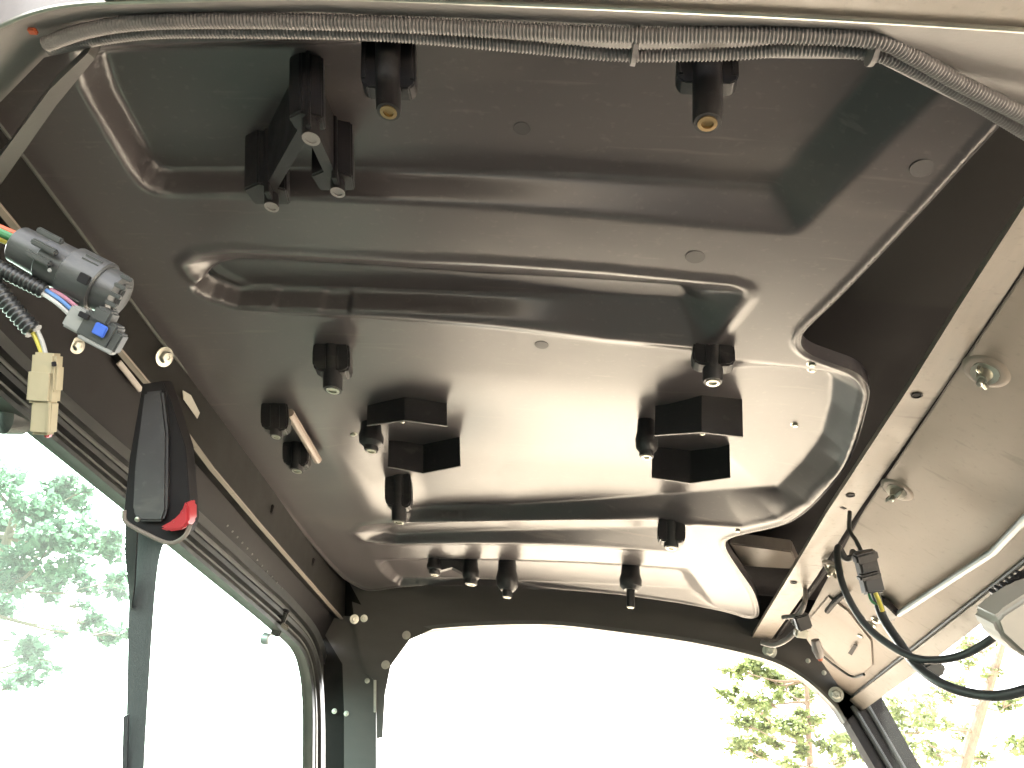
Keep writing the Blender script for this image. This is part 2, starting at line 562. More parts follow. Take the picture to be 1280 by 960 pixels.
h1, s1 = recess(P, [(92, 62), (105, 115), (165, 215), (182, 234), (202, 242), (320, 246), (640, 261), (840, 279), (985, 292),
                    (999, 288), (1015, 275), (1090, 200), (1180, 112), (1235, 58)],
                [(128, 62), (140, 105), (190, 200), (200, 210), (215, 214), (640, 216), (965, 233), (1100, 72), (1110, 62)], .036)
h2, s2 = recess(P, [(237, 331), (251, 321), (298, 317), (420, 324), (520, 330), (600, 333), (756, 344), (869, 355), (912, 359), (926, 364),
                    (926, 370), (890, 419), (884, 423), (866, 427), (756, 417), (620, 400), (470, 388), (330, 381), (304, 379), (270, 363), (245, 344)],
                [(253, 335), (262, 328), (300, 322), (600, 340), (850, 355), (858, 366), (851, 373), (620, 367), (420, 363), (301, 358), (272, 350), (258, 341)], .036)
bead = np.clip(1 - np.abs(s2 - .010) / .012, 0, 1)
h2 = h2 - .0035 * bead ** 1.0 * (s2 > -.002)
A3 = [(300, 440), (365, 560), (415, 628), (440, 645), (470, 652), (510, 649), (640, 650), (740, 648), (927, 657), (973, 646), (1007, 627),
      (1050, 580), (1070, 523), (1078, 490), (1070, 475), (1043, 463), (880, 440), (600, 425)]
B3 = [(360, 440), (440, 560), (485, 615), (515, 636), (640, 632), (740, 625), (840, 616), (970, 607), (1003, 573), (1027, 540), (1038, 500),
      (1040, 470), (1030, 460), (880, 445), (600, 430)]
h3, s3 = recess(P, A3, B3, 1.0, .030)
ya, yb = at_roof(700, 470)[1], at_roof(700, 600)[1]
tp = np.clip((P[:, 1] - ya) / (yb - ya), 0, 1); tp = tp * tp * (3 - 2 * tp)
tx = np.clip((P[:, 0] - .05) / .25, 0, 1)
tp = np.maximum(tp, tx * tx * (3 - 2 * tx) * np.clip((P[:, 1] - at_roof(1040, 462)[1]) / .03, 0, 1))
xa, xb = at_roof(430, 620)[0], at_roof(530, 620)[0]
tl = np.clip((P[:, 0] - xa) / (xb - xa), 0, 1); tp = tp * (tl * tl * (3 - 2 * tl))
h3 = .030 * h3 * tp
h3 = h3 - .004 * np.clip(1 - np.abs(s3 - .006) / .010, 0, 1) * (s3 > -.002) * tp
h4, s4 = recess(P, [(446, 666), (455, 658), (470, 656), (660, 650), (830, 650), (856, 654), (846, 686), (837, 687), (662, 678), (487, 678), (458, 675)],
                [(478, 664), (490, 656), (600, 651), (820, 649), (823, 659), (662, 662), (496, 669)], .020)
h4 = h4 - .003 * np.clip(1 - np.abs(s4 - .008) / .010, 0, 1) * (s4 > -.002)
h5, s5 = recess(P, [(468, 700), (478, 715), (492, 727), (510, 731), (662, 737), (780, 748), (894, 759), (862, 711), (660, 700)],
                [(482, 700), (490, 714), (502, 723), (640, 726), (780, 731), (864, 736), (850, 712), (660, 701)], .018)
hh = (h1 + h2 + h3 + h4 + h5).reshape(ny, nx)

EDGE = [(-240, -60), (-95, 60), (172, 420), (275, 542), (415, 714), (450, 737), (470, 739), (500, 733), (600, 731), (680, 738), (780, 746), (894, 760), (950, 779),
        (946, 745), (925, 715), (908, 690), (905, 680), (908, 674), (925, 668), (965, 660), (993, 651), (1027, 622), (1066, 572), (1085, 500),
        (1086, 483), (1072, 465), (1040, 454), (1012, 444), (1001, 434), (999, 426), (1003, 413), (1048, 372), (1150, 265), (1240, 165), (1330, 70), (1420, -60)]
E2 = on_roof(EDGE)
sd_e = np.where(inside(P, E2), -1, 1) * seg_dist(P, E2)
sd_e = sd_e.reshape(ny, nx)

def blur(a, r):
    for ax in (0, 1):
        pad = [(0, 0), (0, 0)]; pad[ax] = (r, r)
        b = np.pad(a, pad, mode='edge'); n = a.shape[ax]
        w = np.array([math.exp(-(k / (r * .55)) ** 2) for k in range(-r, r + 1)]); w /= w.sum()
        a = sum(w[k] * np.take(b, range(k, k + n), axis=ax) for k in range(2 * r + 1))
    return a
hh = np.where(gy > 1.65, blur(hh, 3), blur(hh, 2))
def nearest(P, poly):
    best = np.full(P.shape[0], 1e9); out = P.copy()
    for a, b in zip(poly, np.roll(poly, -1, 0)):
        e = b - a
        t = np.clip(((P - a) @ e) / max(1e-12, e @ e), 0, 1)
        q = a + t[:, None] * e
        d = np.hypot(*(P - q).T)
        m = d < best
        best[m] = d[m]; out[m] = q[m]
    return out
def rounded(poly, n=3):                      # soften the corners of the cut edge
    for _ in range(n):
        nxt = np.roll(poly, -1, 0)
        poly = np.stack([poly * .75 + nxt * .25, poly * .25 + nxt * .75], 1).reshape(-1, 2)
    return poly
E3 = rounded(E2)
sd_e = (np.where(inside(P, E3), -1, 1) * seg_dist(P, E3)).reshape(ny, nx)
hh = hh - .0035 * np.clip(1 - np.abs(sd_e + .006) / .006, 0, 1)
zz = base_z(gx, gy) + hh
idx = np.arange(nx * ny).reshape(ny, nx)
ins = sd_e < 0
kq = ins[:-1, :-1] | ins[1:, :-1] | ins[:-1, 1:] | ins[1:, 1:]
quads = np.stack([idx[:-1, :-1], idx[1:, :-1], idx[1:, 1:], idx[:-1, 1:]], -1)[kq]
used = np.unique(quads); remap = np.full(nx * ny, -1); remap[used] = np.arange(len(used))
cx, cyy = gx.ravel().copy(), gy.ravel().copy()
outv = used[sd_e.ravel()[used] > 0]
nn = nearest(np.column_stack([cx[outv], cyy[outv]]), E3)
cx[outv], cyy[outv] = nn[:, 0], nn[:, 1]
roof_loc = Vector((-.15, 1.2, H))
co = np.column_stack([cx, cyy, zz.ravel()])[used] - np.array(roof_loc)
me = bpy.data.meshes.new('moulded_panel')
me.from_pydata(co.tolist(), [], remap[quads].tolist())
me.materials.append(M['liner'])
me.polygons.foreach_set('use_smooth', [True] * len(me.polygons))
me.update()
roof = thing('roof_liner', 'large glossy dark grey moulded ceiling liner with recessed grooves and black bosses', 'roof liner', roof_loc)
pan = bpy.data.objects.new('moulded_panel', me); COL.objects.link(pan); pan.parent = roof
ROOT[pan.name] = roof_loc
bm = BM()
rim = [Vector((x, y, float(base_z(x, y)) - .0006)) for x, y in E3 if X0 < x < X1 and Y0 < y < Y1]
k0 = max(range(len(rim)), key=lambda k: (rim[k] - rim[k - 1]).length)
rim = rim[k0:] + rim[:k0]
ribbon(bm, rim, [p + Vector((0, 0, .022)) for p in rim], (.0015, 0, 0))
obj('turned_edge', bm, M['liner'], roof, 50)

def drop(base, py_tip):
    """how far below base a point must hang to appear at image row py_tip"""
    lo, hi = 0.0, .3
    for _ in range(30):
        m = (lo + hi) / 2
        if proj((base.x, base.y, base.z - m))[1] < py_tip: lo = m
        else: hi = m
    return lo

def roof_point(px, py):
    p = at_roof(px, py)
    i = min(nx - 1, max(0, int(round((p.x - X0) / (X1 - X0) * (nx - 1)))))
    j = min(ny - 1, max(0, int(round((p.y - Y0) / (Y1 - Y0) * (ny - 1)))))
    return Vector((p.x, p.y, float(zz[j, i])))

def lean(bm, b):
    """the bosses stand square on the bowed liner, a few degrees off plumb"""
    p = R.T @ np.array(b); ex = R.T @ np.array([1., 0, 0]); ez = R.T @ np.array([0, 0, -1.])
    tx = -(ez[0] * p[2] - p[0] * ez[2]) / (ex[0] * p[2] - p[0] * ex[2])
    for v in bm.verts: v.co.x += tx * (b.z - v.co.z)

def boss(px, py_base, py_wing, py_tip, wing_px, stub_px, insert='zinc', round_=False, fins=False, name='screw_boss', parent=None):
    b = roof_point(px, py_base)
    k = (b.length) / F
    d = b.length / np.linalg.norm(ray(px, py_base)) / F
    L2 = drop(b, py_tip); L1 = drop(b, py_wing)
    w, r = wing_px * d, stub_px * d
    bm = BM()
    z0 = .03
    top = b + Vector((0, 0, z0))
    if round_:
        lathe(bm, top, (0, 0, -1), [(0, w * .7), (z0 + L1 * .35, w * .85), (z0 + L1 * .6, w), (z0 + L1 * .85, w * .95), (z0 + L1, w * .6)], 16)
    elif not fins:                          # chunky rounded block that narrows to the tube
        slab(bm, [top + Vector((s_ * w * u, -w * .45, 0)) for s_, u in ((-1, .72), (1, .72))] +
             [b + Vector((w * x_, -w * .45, -L1 * y_)) for x_, y_ in ((.98, .15), (1, .45), (.98, .80), (.80, .96), (.45, 1.0), (-.45, 1.0), (-.80, .96), (-.98, .80), (-1, .45), (-.98, .15))],
             (0, w * .9, 0), w * .10, 2)
        for s_ in (-.33, .33):
            box(bm, b + Vector((w * s_, -w * .46, -L1 * .5)), (w * .06, 0, 0), (0, w * .05, 0), (0, 0, L1 * .42))
    else:                                   # rounded fins either side of the tube, one fin fore and aft
        for s in (-1, 1):
            slab(bm, [top + Vector((s * r * .4, -.003, 0)), top + Vector((s * w, -.003, 0)), b + Vector((s * w, -.003, -L1 * .80)),
                      b + Vector((s * w * .92, -.003, -L1 * .93)), b + Vector((s * w * .75, -.003, -L1)), b + Vector((s * r * .4, -.003, -L1))], (0, .016, 0), .0012)
            box(bm, top + Vector((s * w * .86, .004, -(z0 + L1 * .86) / 2)), (w * .13, 0, 0), (0, w * .32, 0), (0, 0, (z0 + L1 * .86) / 2), .002)
        slab(bm, [top + Vector((-.002, 0, 0)), top + Vector((-.002, w * .8, 0)), b + Vector((-.002, w * .6, -L1)), b + Vector((-.002, 0, -L1))], (.004, 0, 0))
    lathe(bm, top, (0, 0, -1), [(0, r * 1.18), (z0 + L2 * .96, r), (z0 + L2, r * .93), (z0 + L2, r * .6), (z0 + L2 * .93, r * .55)], 18)
    lean(bm, b)
    o = obj(name, bm, 'dark', parent or roof, 40)
    if insert:
        bm = BM()
        c = b + Vector((0, 0, -L2 * .99))
        lathe(bm, c, (0, 0, -1), [(0, r * .68), (.0022, r * .68), (.0024, r * .42), (-.004, r * .36)], 16)
        lean(bm, b)
        obj('threaded_insert', bm, insert, o, 30)
    return o

boss(478, 78, 112, 139, 34, 15, 'brass', fins=True)
boss(884, 82, 106, 154, 37, 17, 'brass', fins=True)
boss(416, 436, 469, 487, 24, 12)
boss(891, 436, 462, 478, 26, 12)
boss(496, 610, 636, 652, 17, 9)
boss(839, 654, 680, 685, 17, 9)
boss(633, 708, 738, 746, 14, 6, round_=True)
boss(788, 712, 738, 759, 14, 5, round_=True)
boss(345, 508, 540, 545, 18, 8)
boss(371, 556, 584, 588, 17, 9)
boss(462, 538, 558, 563, 16, 9, round_=True)
boss(808, 532, 566, 571, 14, 9, round_=True)

# rib of the small dog-bone bracket
def dogbone():
    a = boss(543, 700, 714, 718, 10, 7, round_=True, name='bracket_boss')
    b = boss(588, 704, 726, 730, 11, 8, round_=True, name='bracket_boss')
    p, q = roof_point(550, 701), roof_point(582, 705)
    bm = BM()
    u = (q - p)
    n = Vector((-u.y, u.x, 0)).normalized() * .010
    pts = [p, p.lerp(q, .5), q]
    hs = [.034, .024, .040]
    for (a0, h0), (a1, h1_) in zip(zip(pts, hs), zip(pts[1:], hs[1:])):
        slab(bm, [a0 - n, a1 - n, a1 - n + Vector((0, 0, -h1_)), a0 - n + Vector((0, 0, -h0))], n * 2)
    obj('bracket_rib', bm, 'dark', roof)
dogbone()

def plate(name, base, tips, thick=.004):
    """folded plate hanging off the liner: base pixels along the roof, image rows of its lower edge"""
    pts = [roof_point(*b) for b in base]
    ls = [drop(p, t) for p, t in zip(pts, tips)]
    bm = BM()
    A = [p + Vector((0, 0, .03)) for p in pts]
    B = [p + Vector((0, 0, -l)) for p, l in zip(pts, ls)]
    ribbon(bm, A, B, (0, thick, 0))
    lean(bm, pts[1])
    return obj(name, bm, 'dark', roof, 20)

plate('folded_plate', [(819, 509), (877, 500), (928, 513)], [544, 540, 546])
plate('folded_plate', [(815, 571), (863, 577), (912, 569)], [597, 604, 597])
plate('folded_plate', [(458, 512), (505, 500), (558, 509)], [531, 525, 532])
plate('folded_plate', [(482, 564), (526, 572), (572, 561)], [583, 591, 582])
for (px, py) in ((878, 541), (503, 526)):           # bright rivet at the fold
    p = at_roof(px, py); d = p * .985
    bm = BM(); lathe(bm, d, (0, -.3, -1), [(0, .0045), (.002, .0045), (.0035, .002)], 12)
    obj('rivet', bm, 'zinc', roof)

# three joined hollow posts near the front
def post(px, pb, pw, pt, wpx, stub):
    b = roof_point(px, pb); d = b.length / np.linalg.norm(ray(px, pb)) / F
    L1, L2 = drop(b, pw), drop(b, pt); w = wpx * d
    bm = BM()
    t = Vector((b.x, b.y, b.z + .03))
    slab(bm, [t + Vector((-w, -w * .3, 0)), t + Vector((-w * .2, -w * .75, 0)), t + Vector((w, -w * .4, 0)), t + Vector((w * .9, w * .6, 0)), t + Vector((-w * .8, w * .7, 0))],
         (0, 0, -L1 - .03), .002)
    slab(bm, [t + Vector((w * .1, -w * .8, 0)), t + Vector((w * .35, -w * .85, 0)), t + Vector((w * .35, 0, 0)), t + Vector((w * .1, 0, 0))], (0, 0, -L2 * .97 - .03), .001)
    lathe(bm, b + Vector((w * .2, 0, 0)), (0, 0, -1), [(0, stub * d), (L2, stub * d), (L2, stub * d * .62), (L2 * .95, stub * d * .55)], 16)
    lean(bm, b)
    o = obj('hollow_post', bm, 'dark', roof, 30)
    bm = BM()
    lathe(bm, b + Vector((w * .2, 0, -L2 + .0005)), (0, 0, -1), [(0, stub * d * .98), (.0012, stub * d * .98), (.0012, stub * d * .62), (-.003, stub * d * .6)], 16)
    lean(bm, b)
    obj('threaded_insert', bm, 'bar', o, 30)
    return b, L1
pa, la = post(374, 108, 152, 172, 22, 11)
pb_, lb = post(324, 205, 243, 257, 27, 9)
pc, lc = post(408, 190, 226, 239, 26, 9)
for q, lq in ((pb_, lb), (pc, lc)):
    bm = BM()
    u = (q - pa); n = Vector((-u.y, u.x, 0)).normalized() * .006
    slab(bm, [pa - n + Vector((0, 0, .02)), q - n + Vector((0, 0, .02)), q - n + Vector((0, 0, -lq)), pa - n + Vector((0, 0, -la))], n * 2)
    lean(bm, q)
    obj('web_rib', bm, 'dark', roof)

# round ejector marks, small screws and debris on the liner
for px, py, r in ((1153, 210, 17), (869, 321, 15), (677, 431, 11), (648, 190, 13)):
    p = roof_point(px, py); d = p.length / F * .8
    bm = BM(); lathe(bm, p + Vector((0, 0, .004)), (0, 0, -1), [(0, r * d), (.0044, r * d), (.0047, r * d * .97)], 24)
    obj('ejector_mark', bm, 'mark', roof, 20)
for px, py in ((1015, 455), (1016, 468), (995, 551), (440, 548), (922, 663)):
    p = roof_point(px, py)
    place('screw', BOLT, roof, p + Vector((0, 0, .001)), frame_z((0, 0, -1)), .62)

# ================================================================== CAB FRAME
frame = thing('roll_cage', 'black steel cage of the cab around the rear window opening', 'roll cage', (-.15, 2.05, .5))
RY = 2.36
# roof skin above the liner
bm = BM()
slab(bm, [(-.90, .3, .81), (.72, .3, .81), (.72, 2.5, .81), (-.90, 2.5, .81)], (0, 0, .012))
slab(bm, [(-.90, .3, .809), (-.90, 2.49, .809), (-.74, 2.49, .58), (-.74, .3, .58)], (-.012, 0, 0))
slab(bm, [(-.90, 2.48, .809), (.72, 2.48, .809), (.72, 2.48, .66), (-.78, 2.48, .66)], (0, .012, 0))
slab(bm, [(.72, .3, .809), (.72, 2.48, .809), (.67, 2.48, .60), (.67, .3, .60)], (.012, 0, 0))
obj('roof_skin', bm, 'soot', frame)
# inner wall behind right edge of the liner and two cross members in the gap
bm = BM()
slab(bm, [at_z(1048, 340, .775), at_z(1330, 60, .775), at_z(1345, 120, .775), at_z(1210, 388, .775), at_z(1048, 374, .775), at_z(1010, 372, .775)], (0, 0, .015), .002)
obj('gap_panel', bm, M['steel'], frame)
bm = BM()
slab(bm, [at_z(912, 680, .742), at_z(990, 690, .742), at_z(1000, 712, .742), at_z(930, 708, .742)], (0, 0, .03), .003)
obj('cross_member', bm, M['beam'], frame)
# left rail
RX = -.685
A = [at_x(px, py, RX - .01) for px, py in ((-60, 75), (60, 236), (200, 424), (284, 523), (330, 584), (432, 722))]
B = [at_x(px, py, RX) for px, py in ((-90, 145), (30, 292), (205, 500), (267, 585), (326, 655), (431, 776))]
bm = BM(); ribbon(bm, A, B, (-.03, 0, 0))
rail = obj('left_rail', bm, 'steel', frame)
bm = BM()
up = [p + Vector((.003, 0, 0)) for p in A]; lo = [p + Vector((.003, 0, -.004)) for p in A]
ribbon(bm, up, lo, (-.012, 0, 0))
obj('rail_bead', bm, 'alu', rail)
bm = BM()
lipA = [p + Vector((.001, 0, .001)) for p in B]; lipB = [p + Vector((-.007, 0, -.001)) for p in B]
ribbon(bm, lipA, lipB, (0, 0, -.003))
obj('rail_lip', bm, M['beam'], rail)
for px, py in ((340, 637), (391, 703)):
    bm = BM()
    p = at_x(px, py, RX - .004)
    box(bm, p, (.004, 0, 0), (0, .006, 0), (0, 0, .010), .002)
    obj('slot', bm, 'soot', rail)
bm = BM()
p = [at_x(px, py, RX + .001) for px, py in ((228, 488), (238, 494), (249, 516), (246, 523), (229, 499))]
slab(bm, p, (.0012, 0, 0)); stk = obj('sticker', bm, 'label', rail)
def side_rot(n): return frame_z(n)
place('bolt', BOLT, frame, at_x(205, 446, RX + .001), side_rot((1, -.35, -.35)), 1.25)
bm = BM()
slab(bm, [at_y(px, py, RY + .06) for px, py in ((380, 690), (480, 690), (480, 800), (412, 830), (380, 760))], (0, .01, 0))
obj('corner_filler', bm, 'steel', frame)
place('bolt', BOLT, frame, at_y(443, 774, RY - .02), side_rot((.5, -1, -.2)), 1.0)
place('bolt', BOLT, frame, at_y(455, 773, RY - .02), side_rot((.2, -1, -.2)), .8)
place('bolt', BOLT, frame, at_x(96, 432, RX - .03), side_rot((1, -.3, -.3)), .9)
# side panel between rail and door
DX = -.715
bm = BM()
A = [at_x(px, py, RX - .02) for px, py in ((-90, 130), (30, 280), (205, 486), (267, 572), (326, 640), (424, 770))]
B = [at_x(px, py, DX - .012) for px, py in ((-90, 330), (30, 445), (205, 604), (268, 660), (325, 712), (404, 800))]
ribbon(bm, A, B, (-.02, 0, .012))
sidep = obj('side_channel', bm, 'soot', frame)
# wavy edge of a trim strip, row of small studs
for i in range(12):
    t = i / 11
    px, py = 284 + (352 - 284) * t, 657 + (735 - 657) * t
    p = at_x(px, py, -.702)
    bm = BM(); lathe(bm, p, (1, 0, -.5), [(0, .0022), (.0015, .0022), (.0022, .001)], 8)
    obj('stud', bm, 'alu', sidep)
for (p0, p1, w) in (((300, 612), (326, 640), .012), ((330, 650), (372, 702), .010), ((236, 528), (262, 566), .009), ((152, 450), (180, 486), .007)):
    bm = BM()
    a, b = at_x(*p0, RX - .012), at_x(*p1, RX - .012)
    slab(bm, [a, b, b + Vector((-.004, 0, -w)), a + Vector((-.004, 0, -w))], (-.003, 0, 0), .0008)
    obj('bright_clip', bm, M['beam'], sidep)

# rear header and window surround
top_e = [(432, 720), (470, 735), (500, 729), (600, 727), (680, 734), (780, 742), (894, 756), (952, 775), (1010, 772), (1062, 812), (1098, 868)]
bot_e = [(470, 790), (497, 800), (530, 788), (600, 782), (690, 781), (780, 791), (870, 804), (957, 824), (1003, 847), (1040, 880), (1056, 903)]
bm = BM()
ribbon(bm, smooth_path([at_y(px, py, RY) for px, py in top_e], 6), smooth_path([at_y(px, py, RY) for px, py in bot_e], 6), (0, .035, 0))
obj('rear_header', bm, 'header', frame)
bm = BM()
ribbon(bm, smooth_path([at_y(px, py, RY - .006) for px, py in bot_e[1:]], 6), smooth_path([at_y(px, py - 5, RY - .006) for px, py in bot_e[1:]], 6), (0, .012, 0))
obj('header_flange', bm, 'alu', frame)
# left pillar: a wide face, a dark groove and the gusset plate with two painted bright holes
bm = BM()
ribbon(bm, [at_y(px, py, RY) for px, py in ((392, 770), (428, 830), (430, 890), (430, 960), (430, 1150))],
       [at_y(px, py, RY) for px, py in ((452, 770), (470, 830), (470, 890), (470, 960), (468, 1150))], (0, .05, 0))
obj('rear_pillar', bm, 'header', frame)
bm = BM()
ribbon(bm, [at_y(px, py, RY + .012) for px, py in ((372, 740), (404, 830), (406, 890), (408, 960), (408, 1150))],
       [at_y(px, py, RY + .012) for px, py in ((410, 740), (432, 830), (432, 890), (432, 960), (432, 1150))], (0, .04, 0))
obj('pillar_channel', bm, 'steel', frame)
bm = BM()
gout = [(440, 752), (446, 800), (456, 840), (470, 852), (471, 922)]
gin = [(540, 787), (512, 799), (488, 832), (481, 868), (478, 922)]
ribbon(bm, [at_y(px, py, RY - .012) for px, py in gout], [at_y(px, py, RY - .012) for px, py in gin], (0, .006, 0))
gus = obj('corner_gusset', bm, 'header', frame)
for px, py in ((508, 794), (482, 831)):  # pale discs painted for daylight showing through the two gusset holes
    bm = BM(); lathe(bm, at_y(px, py, RY - .0125), (0, -1, 0), [(0, .0115), (.001, .0115), (.0016, .009)], 18)
    o = obj('reflector_stud', bm, 'label', gus)
bm = BM()
ribbon(bm, [at_y(px, py, RY - .02) for px, py in ((467, 850), (467, 890))], [at_y(px, py, RY - .02) for px, py in ((470, 850), (470, 890))], (0, .006, 0))
obj('edge_trim', bm, 'label', gus)
for px, py in ((418, 889), (433, 892), (459, 851), (479, 794)):
    place('screw', BOLT, frame, at_y(px, py, RY - .002), frame_z((0, -1, 0)), .55)
# right gusset and pillar
for px, py, s_ in ((962, 814, 1.5), (1045, 868, 1.5), (1010, 826, .5), (1030, 841, .5), (1048, 770, .5), (1000, 790, .6)):
    place('bolt', BOLT, frame, at_y(px, py, RY - .002), frame_z((-.2, -1, -.2)), s_)
bm = BM()
ribbon(bm, [at_y(px, py, RY) for px, py in ((1042, 872), (1095, 962), (1200, 1130))], [at_y(px, py, RY) for px, py in ((1090, 850), (1152, 962), (1280, 1130))], (0, .05, 0))
pil = obj('right_pillar', bm, 'soot', frame)
for o_ in (.32, .62):
    a = [at_y(px, py, RY - .004) for px, py in ((1050 + 48 * o_, 890 - 24 * o_), (1095 + 57 * o_, 962), (1200 + 80 * o_, 1130))]
    bm = BM(); tube(bm, a, .007, 8); obj('pillar_seal', bm, 'rubber', pil)

# front crossbar with a pale upper flange
bar = thing('front_crossbar', 'dusty grey steel bar crossing the front edge of the ceiling', 'crossbar', (-.1, .33, .6))
tope = [(-160, 120), (-60, 62), (0, 33), (45, 15), (100, 5), (200, 1), (400, -3), (640, 5), (900, 16), (1090, 26), (1280, 38), (1480, 54)]
bote = [(-160, 260), (-60, 190), (0, 128), (55, 72), (130, 54), (230, 46), (400, 44), (640, 58), (900, 72), (1090, 74), (1300, 180), (1500, 300)]
bm = BM()
ribbon(bm, [at_z(px, py, .59) for px, py in tope], [at_z(px, py, .64) for px, py in bote], (0, -.01, .03))
obj('bar_face', bm, 'bar', bar)
bm = BM()
tube(bm, smooth_path([at_z(px, py, .588) for px, py in tope], 6), .0022, 8)  # bright metal tube drawn in as the highlight on the bar edge
obj('bar_rim', bm, 'zinc', bar)
fl = [(130, -4), (200, -30), (400, -60), (640, -70), (900, -70), (1280, -70), (1480, -60)]
ft = [(130, 1), (200, -1), (400, -5), (640, 3), (900, 14), (1280, 36), (1480, 52)]
bm = BM()
ribbon(bm, [at_z(px, py, .592) for px, py in ft], [at_z(px, py, .56) for px, py in fl], (0, -.002, .01))
obj('upper_flange', bm, M['beam'], bar)
bm = BM()
lathe(bm, at_z(1190, 56, .607), (.1, .1, -1), [(0, .021), (.002, .020), (.003, .016)], 20)
obj('pale_disc', bm, 'panel', bar)
bm = BM(); box(bm, at_z(41, 39, .60), (.004, 0, 0), (0, .003, 0), (0, 0, .002), .001); obj('orange_tag', bm, 'orange', bar)
# left windscreen post
bm = BM()
ribbon(bm, [at_z(px, py, .60) for px, py in ((-120, 330), (0, 196), (62, 112), (110, 66))], [at_z(px, py, .61) for px, py in ((-120, 370), (0, 232), (70, 132), (118, 74))], (0, 0, .02))
obj('windscreen_post', bm, 'header', bar)

# looms along the crossbar
bm = BM()
corrugated(bm, [at_z(px, py, .600) for px, py in ((58, 55), (110, 38), (180, 28), (300, 26), (480, 30), (640, 38), (800, 44), (960, 44), (1090, 50), (1140, 70), (1200, 104), (1290, 150), (1400, 215))], .0068, .0031)
tag(obj('split_loom', bm, 'loomg', None, 60), 'upper of two ribbed grey wiring looms along the front crossbar', 'wiring loom')
bm = BM()
corrugated(bm, [at_z(px, py, .612) for px, py in ((62, 62), (120, 50), (190, 41), (300, 40), (480, 44), (640, 57), (760, 68), (840, 69), (920, 67), (1000, 62), (1095, 69), (1150, 92), (1210, 124), (1300, 178), (1400, 240))], .0056, .0031)
tag(obj('split_loom', bm, 'loomg', None, 60), 'lower ribbed grey wiring loom sagging in front of the ceiling bosses', 'wiring loom')
for px, py in ((1093, 60), (795, 60)):
    bm = BM()
    c = at_z(px, py, .605)
    lathe(bm, c - Vector((.003, 0, 0)), (1, .1, 0), [(0, .014), (.004, .014)], 18)
    tag(obj('cable_tie', bm, 'loomg'), 'grey cable tie round both looms %s' % ('where they bend down at the right' if px > 1000 else 'near the middle of the crossbar'), 'cable tie')

# ================================================================== RIGHT SIDE
rl = thing('right_rail', 'straight beige grey steel strip with holes running along the right of the ceiling', 'rail', (.44, 1.2, .65))
bz = .655
La = [(1420, 55), (1280, 258), (1200, 382), (1138, 482), (1034, 640), (985, 722), (938, 800)]
Lb = [(1440, 100), (1280, 333), (1237, 398), (1182, 482), (1072, 640), (1020, 722), (955, 812)]
bm = BM()
ribbon(bm, [at_z(px, py, bz) for px, py in La], [at_z(px, py, bz) for px, py in Lb], (0, 0, .010))
strip = obj('rail_strip', bm, 'beam', rl)
for px, py, s_ in ((1146, 494, .9), (1063, 619, .9), (950, 732, .9), (992, 728, .9), (946, 801, .7)):
    if (px, py) == (950, 732): continue
    place('hole_plug', HOLE_DISC, rl, at_z(px, py, bz - .0009), frame_z((0, 0, -1)), s_)
bm = BM(); box(bm, at_z(1054, 635, bz - .0002), (.0045, .003, 0), (-.0015, .002, 0), (0, 0, .0008)); obj('slot', bm, 'soot', rl)
bm = BM()                                             # near-black strip painted in for the shadow gap beside the rail
ribbon(bm, [at_z(px + 3, py + 1, bz + .003) for px, py in Lb], [at_z(px + 6, py + 2, bz + .02) for px, py in Lb], (.004, 0, 0))
obj('rail_web', bm, 'soot', rl)

PP0 = np.array([.44, 0, .652]); PN = np.array([-.12, 0, -.21]); PN = PN / np.linalg.norm(PN)
def on_panel(px, py, off=0.0):
    return at_plane(px, py, PP0 + PN * off, PN)
PNv = V(PN)
sp = thing('side_roof_panel', 'smooth satin beige panel right of the perforated rail with wing nuts and trim', 'panel', (.55, 1.3, .6))
pts = [on_panel(px, py) for px, py in ((1450, 60), (1284, 333), (1078, 641), (1000, 788), (1060, 876), (1142, 811), (1280, 703), (1560, 480))]
bm = BM(); slab(bm, pts, -PNv * .012, .002); obj('panel_sheet', bm, 'panel', sp)
# trim channel along the lower edge
bm = BM()
ribbon(bm, [on_panel(px, py, .012) for px, py in ((1057, 879), (1142, 814), (1280, 707), (1500, 530))],
       [on_panel(px, py, .018) for px, py in ((1070, 894), (1158, 832), (1280, 738), (1500, 566))], -PNv * .022)
obj('edge_trim', bm, 'beam', sp)
bm = BM()
tube(bm, [on_panel(px, py, .004) for px, py in ((1057, 878), (1142, 810), (1280, 702), (1500, 525))], .0035, 8)
obj('trim_seal', bm, 'rubber', sp)
# pressed dimples with wing nuts
for px, py, s_ in ((1232, 465, 1.25), (1121, 613, 1.15), (1041, 710, 1.0)):
    c = on_panel(px, py, .001)
    bm = BM()
    f = frame_z(PNv)
    lathe(bm, c, PNv, [(-.002, .024 * s_), (.0004, .022 * s_), (.0012, .018 * s_), (.0008, .015 * s_), (.0003, .013 * s_)], 28)
    obj('pressed_dimple', bm, 'panel', sp, 60)
    place('wing_nut', WING, sp, c + PNv * .002, frame_z(PNv + Vector((0, -.25, 0))) @ Matrix.Rotation(.6 + px, 3, 'Z'), s_)
for px, py in ((1095, 775), (1076, 793), (1089, 781)):
    place('screw', BOLT, sp, on_panel(px, py, .001), frame_z(PNv), .75)
